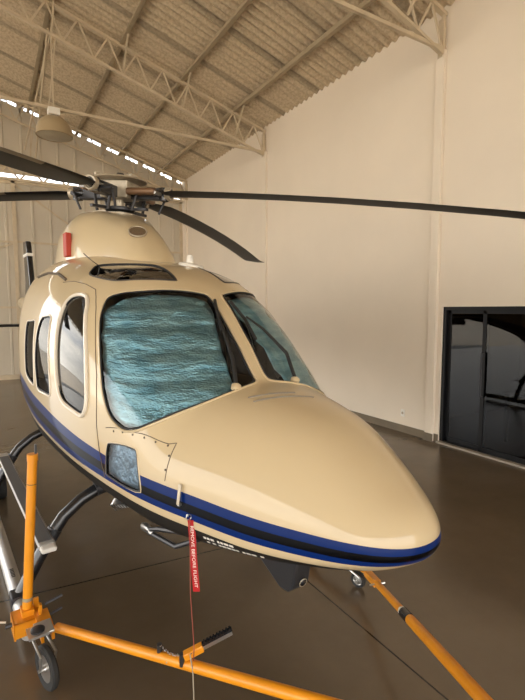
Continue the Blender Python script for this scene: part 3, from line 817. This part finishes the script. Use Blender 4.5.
def blade(ang, pitch=3.0):
    mb = MB(); rs = [.46, .50, .60, .78, .95, 1.15, 1.5, 2.0, 2.6, 3.2, 3.8, 4.4, 4.9, 5.12, 5.22, 5.27]; n = 20
    prof = []
    for k in range(n):
        u = 2*math.pi*k/n; x = .5*(1+math.cos(u)); yt = .6*(.2969*math.sqrt(x)-.126*x-.3516*x*x+.2843*x**3-.1015*x**4)*1.0
        prof.append((x, yt*(1 if math.sin(u) >= 0 else -1)))
    vs = []
    for r in rs:
        ch = .33 if r > .62 else .20+.13*(max(0, (r-.46)/.16))
        if r > 5.15: ch = .33*(1-(r-5.15)/.14*.5)
        pt = R(pitch - 2*(r/5.4)); dr = -.0125*r*r
        sw_ = 0 if r < 5.1 else -(r-5.1)*1.0
        for x, y in prof:
            tt = (.25-x)*ch; yy = y*ch*(1.25-.63*min(1, max(0, r-.5)/.8))
            vs.append(RP(r, tt*math.cos(pt)-yy*math.sin(pt)+sw_, dr+tt*math.sin(pt)+yy*math.cos(pt), ang))
    fs = []
    for i in range(len(rs)-1):
        for k in range(n): fs.append((i*n+k, i*n+(k+1) % n, (i+1)*n+(k+1) % n, (i+1)*n+k))
    fs += [tuple(range(n)), tuple((len(rs)-1)*n+k for k in range(n))]
    mb.add(vs, fs); b = mb.build('rotor_blade', M['blade'], heli, smooth=True)
    # leading edge erosion strip
    st = MB(); v2 = []; q = [4, 6, 7, 8, 9, 10, 11, 12, 13, 14, 16]; q = [k for k in range(n) if prof[k][0] < .16]
    q.sort(key=lambda k: (k))
    rr = [i for i, r in enumerate(rs) if 1.15 <= r <= 4.95]
    for i in rr:
        c = sum((vs[i*n+k] for k in range(n)), Vector())/n
        for k in q: p = vs[i*n+k]; v2.append(p+(p-c).normalized()*.0025)
    m_ = len(q); f2 = [(i*m_+k, i*m_+k+1, (i+1)*m_+k+1, (i+1)*m_+k) for i in range(len(rr)-1) for k in range(m_-1)]
    st.add(v2, f2).build('erosion_strip', M['blade_strip'], b, smooth=True)
    # grip and root fittings
    g = RB(MB(), (.12, -.045, -.055), (.40, .045, .045), ang).build('blade_grip', M['dark_metal'], b, bevel=.012)
    c2 = MB(); c2.tube([RP(.445, 0, 0, ang), RP(.455, 0, 0, ang), RP(.50, 0, 0, ang)], .06, 16, radii=[.05, .062, .058]); c2.build('grip_collar', M['tan_metal'], b, smooth=True)
    c3 = MB().tube([RP(.33, 0, 0, ang), RP(.36, 0, 0, ang), RP(.49, 0, .0, ang), RP(.50, 0, .0, ang)], .05, 14, radii=[.035, .055, .055, .045]); c3.build('blade_root', M['black_paint'], b, smooth=True)
    MB().cyl(RP(.14, -.13, .0, ang), RP(.40, -.13, .0, ang), .032, n=14).build('lead_lag_damper', M['bronze'], b, smooth=True)
    MB().tube([RP(.42, .0, -.01, ang), RP(.40, -.15, -.01, ang)], .016, 8).build('damper_arm', M['steel'], b, smooth=True)
    MB().cyl(RP(.38, .14, -.02, ang), RP(.32, .13, -.16, ang), .011, n=8).build('pitch_link', M['dark_metal'], b, smooth=True)
    MB().tube([RP(.40, .0, -.02, ang), RP(.40, .14, -.02, ang)], .018, 8).build('pitch_horn', M['dark_metal'], b, smooth=True)
    MB().lathe([(0, -.07), (.045, -.06), (.05, 0), (.045, .05), (0, .06)], RP(.43, .0, 0, ang), up, 16).build('root_joint', M['black_paint'], b, smooth=True)
    return b
for ang, lab in ((132.55, 'black blade reaching back towards the right wall'), (42.55, 'long black blade crossing in front of the right wall'),
                 (-47.45, 'black blade reaching over the camera side, upper left'), (-137.45, 'black blade pointing back to the left')):
    b = blade(ang); b['label'] = lab

# ---- wipers
def wiper(side):
    sg = 1 if side == 0 else -1
    def Q(s, a, off): return SP(s, a if side == 0 else 180-a, off)
    if side == 0:
        base = SP(.985, 76, .012); arm = [base, SP(1.10, 80, .045), SP(1.25, 83, .045), SP(1.37, 85.5, .03)]; bl = [SP(1.30, 84.5, .018), SP(1.36, 86, .018), SP(1.46, 88.3, .018)]
        bl = [SP(1.26, 83.5, .018), SP(1.34, 85.3, .018), SP(1.45, 88, .018)]
    else:
        base = SP(1.0, 108, .012); arm = [base, SP(1.13, 107.5, .045), SP(1.25, 100, .045), SP(1.33, 95.5, .03)]; bl = [SP(1.20, 95, .018), SP(1.32, 95, .018), SP(1.44, 93, .018)]
    a = MB().tube(arm, .007, 8, radii=[.011, .011, .008, .005]).build('wiper_arm', M['black'], heli, smooth=True)
    MB().tube(bl, .010, 8).build('wiper_blade', M['black'], a, smooth=True)
    MB().lathe([(.026, -.01), (.026, .012), (.012, .022), (.0, .024)], base-SN(.99, 90)*.008, SN(.99, 90), 16).build('wiper_pivot', M['cream'], a, smooth=True)
wiper(0); wiper(1)

# ---- nose details
for (s, a, sd) in ((.85, 16, 0),):
    p = SP(.852, 14.5, .0); q_ = SP(.842, 5.5, .0); n = SN(.85, 9)
    t1 = MB().bar(p+n*.012, q_+n*.02, .016, .006, n).build('static_probe', M['tan_metal'], heli, bevel=.002)
    MB().bar(q_-n*.004, q_+n*.018, .01, .01).build('bracket', M['steel'], t1)
    p2 = SP(.80, 2.0, .003); MB().lathe([(0, .002), (.006, .001), (.006, -.002)], p2, n, 12).build('static_port', M['steel'], heli)
# lower cable cutter housing with a lens, under the nose
w = MB()
prof = [(1.40, .83), (.66, .90), (.64, .74), (.67, .60), (.71, .56), (.78, .555)]
for hw in (.0,):
    k = len(prof); vs = [L(s, .055, z) for s, z in prof]+[L(s, -.055, z) for s, z in prof]
    w.add(vs, [tuple(range(k)), tuple(reversed(range(k, 2*k)))]+[(i, k+i, k+(i+1) % k, (i+1) % k) for i in range(k)])
pod = w.build('belly_lamp_pod', M['dark_metal'], heli, bevel=.012)
MB().torus(L(.652, 0.0, .625), L(-1, 0, -.25), .022, .003, 20, 6).build('bezel', M['tan_metal'], pod, smooth=True)
MB().lathe([(.025, -.004), (.018, .004), (0, .008)], L(.652, 0, .625), (1, 0, -.25), 18).build('lens', M['black_paint'], pod, smooth=True)
# retractable towing eye / pitot mast pair under the right side
sd = MB().tube([L(1.40, .50, .74), L(1.52, .49, .715), L(1.56, .49, .71)], .018, 10, radii=[.016, .026, .012]).build('belly_tie_down', M['steel'], heli, smooth=True)
MB().tube([L(1.46, .50, .725), L(1.28, .50, .80), L(1.05, .46, .86)], .014, 8).tube([L(1.44, .50, .72), L(1.2, .44, .715), L(1.05, .38, .80)], .014, 8).build('strut', M['dark_metal'], sd, smooth=True)
# landing light with a wire grille
lg = MB().lathe([(.0, -.05), (.05, -.04), (.065, 0), (.060, .004), (.045, -.02), (0, -.025)], L(1.93, .50, .70), (.5, -.4, -1), 24).build('landing_light', M['steel'], heli, smooth=True)
g = MB(); c = L(1.93, .50, .70)
for k in range(-3, 4): g.bar(c+Vector((-.05, k*.015, -.004)), c+Vector((.05, k*.015, -.004)), .004, .004)
g.build('grille', M['dark_metal'], lg)
# white placard marks on the belly
for i, (s0, s1, a_) in enumerate(((.72, .56, -13), (.72, .44, -21))):
    m = MB(); k = 0; s = s0; rnd = random.Random(3+i)
    while s > s1:
        w_ = .010+rnd.random()*.012
        m.bar(SP(s, a_, .001), SP(s-w_, a_, .001), .012, .0015, SN(s, a_)); s -= w_+.006+(.014 if rnd.random() < .2 else 0)
    m.build('placard', M['white'], heli)

# ---- skids
for sg, nm in ((1, 'r'), (-1, 'l')):
    pts = [L(1.86, sg*1.08, .10), L(1.95, sg*1.08, .09), L(2.1, sg*1.08, .082), L(2.6, sg*1.08, .08), L(4.9, sg*1.08, .08), L(5.02, sg*1.08, .10)]
    sk = MB().tube(pts, .048, 20).build('skid', M['silver'], heli, smooth=True); sk['label'] = 'silver skid tube'
    MB().box((-2.32, -sg*1.08-.052, .05), (-2.2, -sg*1.08+.052, .142)).build('saddle', M['dark_metal'], sk, bevel=.01)
    MB().box((-4.3, -sg*1.08-.052, .05), (-4.18, -sg*1.08+.052, .142)).build('saddle', M['dark_metal'], sk, bevel=.01)
    vm = MB()
    for k in range(6): vm.box((-2.62+k*.022, -sg*1.08-.012, .127), (-2.61+k*.022, -sg*1.08+.012, .1295))
    vm.build('drain_slots', M['black'], sk)
    # long flat step
    st = MB().box((-4.35, -sg*.93-.05, .475), (-2.06, -sg*.93+.05, .515)).build('step', M['silver'], heli, bevel=.012); st['label'] = 'long grey step board'
    MB().box((-4.2, -sg*.93-.045, .515), (-2.10, -sg*.93+.035, .518)).build('anti_slip_tread', mat('tread_grey', (.13, .13, .135), .6), st)
    MB().box((-2.066, -sg*.93-.047, .478), (-1.995, -sg*.93+.047, .512)).build('step_cap', M['white'], st, bevel=.014)
for s in (2.28, 4.25):
    prof = [(0, .76), (.35, .76), (.52, .725), (.66, .665), (.78, .575), (.87, .455), (.97, .29), (1.04, .165), (1.075, .10)]
    prof = [(o_, z) for o_, z in prof]; full = [(-o_, z) for o_, z in reversed(prof[1:])]+prof
    ct = MB().tube([L(s, o_, z) for o_, z in full], .043, 16).build('cross_tube', M['black_paint'], heli, smooth=True)
    for sg in (1, -1):
        MB().tube([L(s, sg*.84, .50), L(s, sg*.90, .41)], .05, 14).build('step_clamp', M['dark_metal'], ct, smooth=True)
        MB().tube([L(s, sg*.50, .73), L(s, sg*.56, .715)], .053, 14).build('clamp', M['dark_metal'], ct, smooth=True)
        MB().box(tuple(L(s+.03, sg*.90+.03, .41)), tuple(L(s-.03, sg*.90-.03, .48))).build('step_bracket', M['dark_metal'], ct)

# ---- tail
fin = MB()
pf = [(7.7, 2.0), (7.84, 2.45), (8.02, 3.10), (8.08, 3.22), (8.38, 3.24), (8.36, 3.0), (8.30, 2.5), (8.5, 1.9), (8.6, 1.3), (8.35, 1.1), (8.15, 1.15), (8.0, 1.75)]
k = len(pf); vs = [L(s, .045, z) for s, z in pf]+[L(s, -.045, z) for s, z in pf]
fin.add(vs, [tuple(range(k)), tuple(reversed(range(k, 2*k)))]+[(i, k+i, k+(i+1) % k, (i+1) % k) for i in range(k)])
fn = fin.build('tail_fin', M['black_paint'], heli, bevel=.02)
MB().box((-8.38, -.049, 2.95), (-7.96, .049, 3.0)).build('white_band', M['white'], fn)
MB().box((-8.05, -1.25, 1.72), (-7.65, 1.25, 1.765)).build('stabilizer', M['black_paint'], heli, bevel=.018)
for sg in (1, -1): MB().box((-8.15, sg*1.25-.015, 1.55), (-7.6, sg*1.25+.015, 1.95)).build('stabilizer_end_plate', M['black_paint'], heli, bevel=.01)
tr = MB().cyl(L(8.55, -.10, 2.12), L(8.55, -.30, 2.12), .05, n=16).build('tail_rotor_hub', M['dark_metal'], heli, smooth=True)
for a in (12, 192):
    c, s_ = math.cos(R(a)), math.sin(R(a))
    p0 = L(8.55+.08*c, -.28, 2.12+.08*s_); p1 = L(8.55+.92*c, -.28, 2.12+.92*s_)
    MB().bar(p0, p1, .02, .17, (0, 0, 1)).build('tail_rotor_blade', M['blade'], tr, bevel=.006)

for side in (0, 1):
    gi = KEYS.index(('chin_window', side))
    shell('chin_window_shade', [f for f, q in zip(PF, PREG) if q == gi], [M['foil_pale']], heli, off=-.02, thick=.002, wrinkle=lambda p, v: .004*math.sin(p[2]*80+p[0]*60)+.004*math.sin(p[0]*45-p[2]*30))
# ---- crinkled sunshades behind the windshields
def wr(p, v):
    return -.008+.008*math.sin(p[2]*46+p[1]*5+1.5*math.sin(p[1]*7)) + .003*math.sin(p[2]*90+p[1]*31)
for side, lab in ((0, 'blue-silver crinkled foil sunshade behind the larger windshield pane, on the left'), (1, 'blue-silver crinkled foil sunshade behind the windshield pane nearer the right wall')):
    gi = KEYS.index(('windshield', side)); fs = []
    for f, q in zip(PF, PREG):
        if q != gi: continue
        c = (sum(PV[i][0] for i in f)/len(f), sum(PV[i][1] for i in f)/len(f))
        if not pip(c, FOILS[side]): continue
        fs.append(f)
    o = shell('windshield_sunshade', fs, [M['foil']], None, off=-.012, thick=.003, wrinkle=wr)
    o.location = NOSE; o.rotation_euler = (0, 0, HROT)
    tag(o, lab, 'sunshade', 'windshield sunshades')

# ================================================================== GROUND HANDLING GEAR (placed in the helicopter's frame)
def gear(name, label, cat, base):
    w_ = to_world(base); r = empty(name, (w_.x, w_.y, 0), HROT); tag(r, label, cat)
    off = Vector((base[0], base[1], 0)); return r, off
base = L(1.7, 1.0, 0)
tow, off = gear('tow_bar', 'orange-yellow V-shaped tow bar with an upright lever, clamped to the helicopter skids', 'tow bar', base)
def T_(s, o_, z): return L(s, o_, z)-off
APEX = (-.47, 0, .604)
def lerp(a, b, t_): return tuple(a[i]*(1-t_)+b[i]*t_ for i in range(3))
A0 = (1.66, .965, .20); B0 = (1.05, -.935, .165)
a1 = MB().tube([T_(*A0), T_(*lerp(A0, APEX, .985))], .026, 18).build('tow_arm', M['yellow'], tow, smooth=True); a1['label'] = 'left arm of the tow bar'
bj = lerp(B0, APEX, .40)
a2 = MB().tube([T_(*B0), T_(*bj)], .022, 18).build('tow_arm', M['yellow'], tow, smooth=True); a2['label'] = 'right arm of the tow bar'
MB().tube([T_(*lerp(B0, APEX, .43)), T_(*lerp(B0, APEX, .985))], .028, 18).build('outer_sleeve', M['yellow'], a2, smooth=True)
MB().tube([T_(*lerp(B0, APEX, .385)), T_(*lerp(B0, APEX, .435))], .029, 18).build('black_band', M['black_paint'], a2, smooth=True)
MB().tube([T_(*lerp(B0, APEX, .37)), T_(*lerp(B0, APEX, .385))], .0235, 18).build('white_band', M['white'], a2, smooth=True)
MB().torus(T_(-.52, 0, .61), (0, 0, 1), .05, .014, 24, 8).build('towing_eye', M['steel'], tow, smooth=True)
# clamps round the skid toes
for sg in (1, -1):
    c = MB()
    c.box(T_(1.97, sg*1.165, .10), T_(1.82, sg*1.155, .20)).box(T_(1.97, sg*1.01, .10), T_(1.82, sg*1.0, .20)).box(T_(1.97, sg*1.165, .19), T_(1.82, sg*1.00, .20)).box(T_(1.83, sg*1.165, .11), T_(1.82, sg*1.0, .20))
    cl = c.build('skid_clamp', M['yellow'], tow, bevel=.003)
    g = MB(); g.box(T_(1.82, sg*1.05, .14), T_(1.66, sg*1.035, .21)).box(T_(1.82, sg*.995, .14), T_(1.66, sg*.98, .21)).box(T_(1.86, sg*1.055, .205), T_(1.70, sg*.98, .215))
    g.bar(T_(1.93, sg*1.03, .20), T_(1.93, sg*1.03, .26), .03, .015).bar(T_(1.83, sg*1.03, .20), T_(1.83, sg*1.02, .27), .03, .012).box(T_(1.94, sg*1.115, .20), T_(1.86, sg*1.05, .235))
    g.build('gusset', M['yellow'], cl)
    MB().cyl(T_(1.90, sg*1.20, .16), T_(1.90, sg*1.14, .16), .014, n=10).cyl(T_(1.93, sg*.98, .2), T_(1.93, sg*.88, .22), .008, n=8).cyl(T_(1.85, sg*.98, .17), T_(1.85, sg*.90, .19), .008, n=8).build('clamp_screw', M['dark_metal'], cl)
MB().bar(T_(1.70, -1.0, .17), T_(1.06, -.94, .165), .04, .03).build('link_bar', M['yellow'], tow)
MB().tube([T_(1.96, 1.19, .15), T_(1.97, 1.25, .17), T_(2.05, 1.32, .2)], .006, 6).build('screw_cable', M['white'], tow)
# upright lever
lv = MB().tube([T_(1.90, 1.083, .205), T_(1.90, 1.018, 1.13)], .027, 18).build('upright_lever', M['yellow'], tow, smooth=True)
MB().tube([T_(1.90, 1.018, 1.12), T_(1.90, 1.017, 1.16)], .03, 16).build('lever_cap', M['yellow'], lv, smooth=True)
MB().bar(T_(1.90, 1.0, 1.15), T_(1.90, .998, 1.215), .02, .012).build('latch', M['dark_metal'], lv, bevel=.003)
MB().tube([T_(1.90, 1.029, .98), T_(1.90, 1.0285, .984)], .0275, 18).build('joint_ring', M['dark_metal'], lv, smooth=True)
MB().tube([T_(1.90, 1.0777, .28), T_(1.90, 1.0762, .30)], .0278, 18).build('joint_ring', M['tan_metal'], lv, smooth=True)
# caster wheels
cam_l = Matrix.Rotation(-HROT, 3, 'Z') @ (Vector((0, 0, 0))-NOSE)
VIEW = math.atan2(cam_l.y+1.05, cam_l.x+1.5)
def caster(s, o_, r, ang, parent):
    fk = MB(); c = Vector((-s, -o_, r+.002))-off
    ax = Vector((-math.sin(ang), math.cos(ang), 0)); dr = Vector((math.cos(ang), math.sin(ang), 0))
    top = c - dr*.10 + Vector((0, 0, r+.035))
    fk.box(tuple(top-Vector((.05, .05, .006))), tuple(top+Vector((.05, .05, .008))))
    for q in (-1, 1):
        fk.tube([top+ax*q*.034-Vector((0, 0, .004)), c+ax*q*.038+dr*.03+Vector((0, 0, r*.75)), c+ax*q*.036+Vector((0, 0, 0))], .008, 8)
    w0 = MB().lathe([(r*.62, -.014), (r*.93, -.018), (r, -.009), (r, .009), (r*.93, .018), (r*.62, .014)], c, ax, 32).build('caster_wheel', M['tyre'], parent, smooth=True); w0['label'] = 'black rubber caster wheel'
    MB().lathe([(.0, -.02), (.016, -.02), (.018, -.012), (r*.55, -.010), (r*.66, -.014), (r*.66, .014), (r*.55, .010), (.018, .012), (.016, .02), (0, .02)], c, ax, 28).build('rim', M['steel'], w0, smooth=True)
    f = fk.build('fork', M['steel'], parent, smooth=True); MB().cyl(c-ax*.044, c+ax*.044, .009, n=10).build('axle', M['steel'], f)
    MB().lathe([(.0, 0), (.036, 0), (.036, .02), (.02, .03), (0, .03)], top-Vector((0, 0, .004)), (0, 0, 1), 20).build('swivel', M['dark_metal'], f, smooth=True)
    return top
caster(1.49, 1.055, .115, VIEW+R(22), tow); 
caster(1.13, -.95, .055, VIEW+R(22), tow)
MB().box(T_(1.72, 1.08, .222), T_(1.60, .99, .236)).build('caster_plate', M['steel'], tow, bevel=.003)
# hand latch with toothed strip, chain and cord on the left arm
def on_arm(u): return lerp(A0, APEX, u)
p = Vector(T_(1.065, .55, .37)); p = Vector(T_(*on_arm(.405)))+Vector((0, 0, .05))
import mathutils
qd = (Vector(T_(.70, .34, .51))-p).normalized()
hd = MB().bar(p-qd*.02, p+qd*.075, .035, .035).build('latch_bracket', M['yellow'], tow, bevel=.005)
MB().bar(p+qd*.07+Vector((0, 0, -.004)), p+qd*.22+Vector((0, 0, -.004)), .018, .018).build('latch_tongue', M['steel'], hd)
tm = MB(); tm.bar(p+qd*.07+Vector((0, 0, .013)), p+qd*.22+Vector((0, 0, .013)), .02, .012)
for k in range(9): tm.bar(p+qd*(.078+k*.016)+Vector((0, 0, .02)), p+qd*(.085+k*.016)+Vector((0, 0, .02)), .02, .012)
tm.build('toothed_strip', M['black_paint'], hd)
q0 = Vector(T_(*on_arm(.33)))+Vector((0, 0, .035))
MB().cyl(q0-Vector((0, 0, .03)), q0+Vector((0, 0, .03)), .012, n=10).build('lock_pin', M['dark_metal'], tow)
MB().cyl(p-qd*.03-Vector((0, 0, .04)), p-qd*.03+Vector((0, 0, .02)), .012, n=10).build('lock_pin', M['dark_metal'], tow)
ch = MB(); pa = q0+Vector((0, 0, .028)); pb = p-qd*.03+Vector((0, 0, .012)); n = 9
for k in range(n):
    t_ = (k+.5)/n; c = pa*(1-t_)+pb*t_-Vector((0, 0, .02*math.sin(math.pi*t_)))
    ch.torus(c, (0, 1, 0) if k % 2 else (0, 0, 1), .0055, .0016, 10, 5)
ch.build('chain', M['steel'], tow)
u0 = Vector(T_(*on_arm(.364))); MB().tube([u0+Vector((.0, .028, .0))+Vector((0,.0,.0)), u0+Vector((0, .02, -.02)), u0+Vector((.0, 0, -.031)), u0+Vector((.0, -.03, 0)), u0+Vector((0, 0, .032))], .003, 6, closed=True).build('hose_clip', M['steel'], tow)
pc = p+qd*.03
MB().tube([pc+Vector((0, 0, .0)), pc+Vector((.02, -.03, .01)), pc+Vector((.045, -.03, -.06)), pc+Vector((.05, -.03, -.16)), Vector((pc.x+.05, pc.y-.03, .004))], .003, 6).build('cord', mat('cord_grey', (.35, .30, .22), .7), tow, smooth=True)
# fitting on the right arm, close under the nose
f0 = Vector(T_(*lerp(B0, APEX, .02))); f1 = Vector(T_(*lerp(B0, APEX, .14)))
MB().bar(f0+Vector((0, 0, .0)), f1, .05, .045).build('end_socket', M['yellow'], a2, bevel=.005)
MB().cyl(f1+Vector((.02, .05, -.0)), f1+Vector((-.02, -.05, -.0)), .006, n=8).build('lock_pin', M['steel'], a2)
MB().tube([f1+Vector((.0, .04, -.01)), f1+Vector((.01, .045, -.06)), f1+Vector((0, .05, -.11))], .0025, 6).build('pin_cord', M['dark_metal'], a2)

# red streamer hanging from the nose side
st0 = L(.79, .565, 1.075)
w_ = to_world(st0); root = empty('warning_streamer', w_); tag(root, 'red remove before flight streamer hanging from the nose', 'streamer')
rib = MB(); path = [(0, 0, -.012), (.003, .0, -.03), (.006, .0, -.10), (.010, .004, -.18), (.016, .006, -.26), (.022, .004, -.345)]
vw = -Vector((.515, .857, 0))     # width direction of the ribbon
wd = Vector((.857, -.515, 0))
vs = []; fs = []
for (x, y, z) in path:
    c = Vector((.005, -.016, 0))+wd*x+vw*y+Vector((0, 0, z)); 
    for e in (-1, 1):
        for tt in (-1, 1): vs.append(c+wd*e*.0155+vw*tt*.0012)
for i in range(len(path)-1):
    b = i*4
    fs += [(b, b+4, b+6, b+2), (b+1, b+3, b+7, b+5), (b, b+1, b+5, b+4), (b+2, b+6, b+7, b+3)]
fs += [(0, 2, 3, 1), (len(vs)-4, len(vs)-3, len(vs)-1, len(vs)-2)]
rib.add(vs, fs); ribbon = rib.build('ribbon', M['red'], root)
MB().torus((-.002, -.008, .0), (0, 1, 0), .012, .002, 14, 6).build('ring', M['steel'], root)
MB().tube([(-.0, -.016, .0), (-.004, -.02, -.35), (.01, -.02, -.62), (.006, -.02, -.70)], .0022, 6).build('red_cord', mat('cord_red', (.28, .06, .04), .7), root, smooth=True)
cu = bpy.data.curves.new('txt', 'FONT'); cu.body = 'REMOVE BEFORE FLIGHT'; cu.size = .020; cu.extrude = .0006; cu.align_y = 'CENTER'
tmp = bpy.data.objects.new('txt', cu); COL.objects.link(tmp)
dg = bpy.context.evaluated_depsgraph_get(); me = bpy.data.meshes.new_from_object(tmp.evaluated_get(dg)); bpy.data.objects.remove(tmp)
# bend the text down the ribbon
tot = [0.0]
PP = [Vector((.005, -.016, 0))+wd*x+vw*y+Vector((0, 0, z)) for x, y, z in path]
for i in range(1, len(PP)): tot.append(tot[-1]+(PP[i]-PP[i-1]).length)
xm = max(v.co.x for v in me.vertices)
face = vw if True else -vw
for v in me.vertices:
    d = .025+v.co.x*(tot[-1]-.045)/xm
    i = max(k for k in range(len(tot)-1) if tot[k] <= d+1e-9); t_ = (d-tot[i])/(tot[i+1]-tot[i])
    c = PP[i]*(1-t_)+PP[i+1]*t_
    v.co = c + wd*(v.co.y)*(TXS if 'TXS' in globals() else 1) + face*(.0016+v.co.z)
me.materials.clear(); me.materials.append(M['white']); me.name = 'lettering'
tx = bpy.data.objects.new('lettering', me); link(tx, ribbon)

# ground handling wheel set on the right skid
base = L(4.45, .96, 0)
gw, off = gear('ground_handling_wheel', 'black ground handling wheel beside the skid, under the step board', 'wheel', base)
c = L(4.45, .95, .13)-off
ty = MB().lathe([(.07, -.04), (.12, -.045), (.13, -.02), (.13, .02), (.12, .045), (.07, .04)], c, (0, 1, 0), 32).build('tyre', M['tyre'], gw, smooth=True)
MB().lathe([(0, -.03), (.02, -.035), (.07, -.03), (.075, .0), (.07, .03), (.02, .035), (0, .03)], c, (0, 1, 0), 28).build('rim', M['silver'], gw, smooth=True)
MB().bar(c+Vector((0, -.06, 0)), c+Vector((0, -.06, .16)), .03, .02).cyl(c+Vector((0, .05, 0)), c+Vector((0, -.075, 0)), .014, n=10).build('bracket', M['dark_metal'], gw)
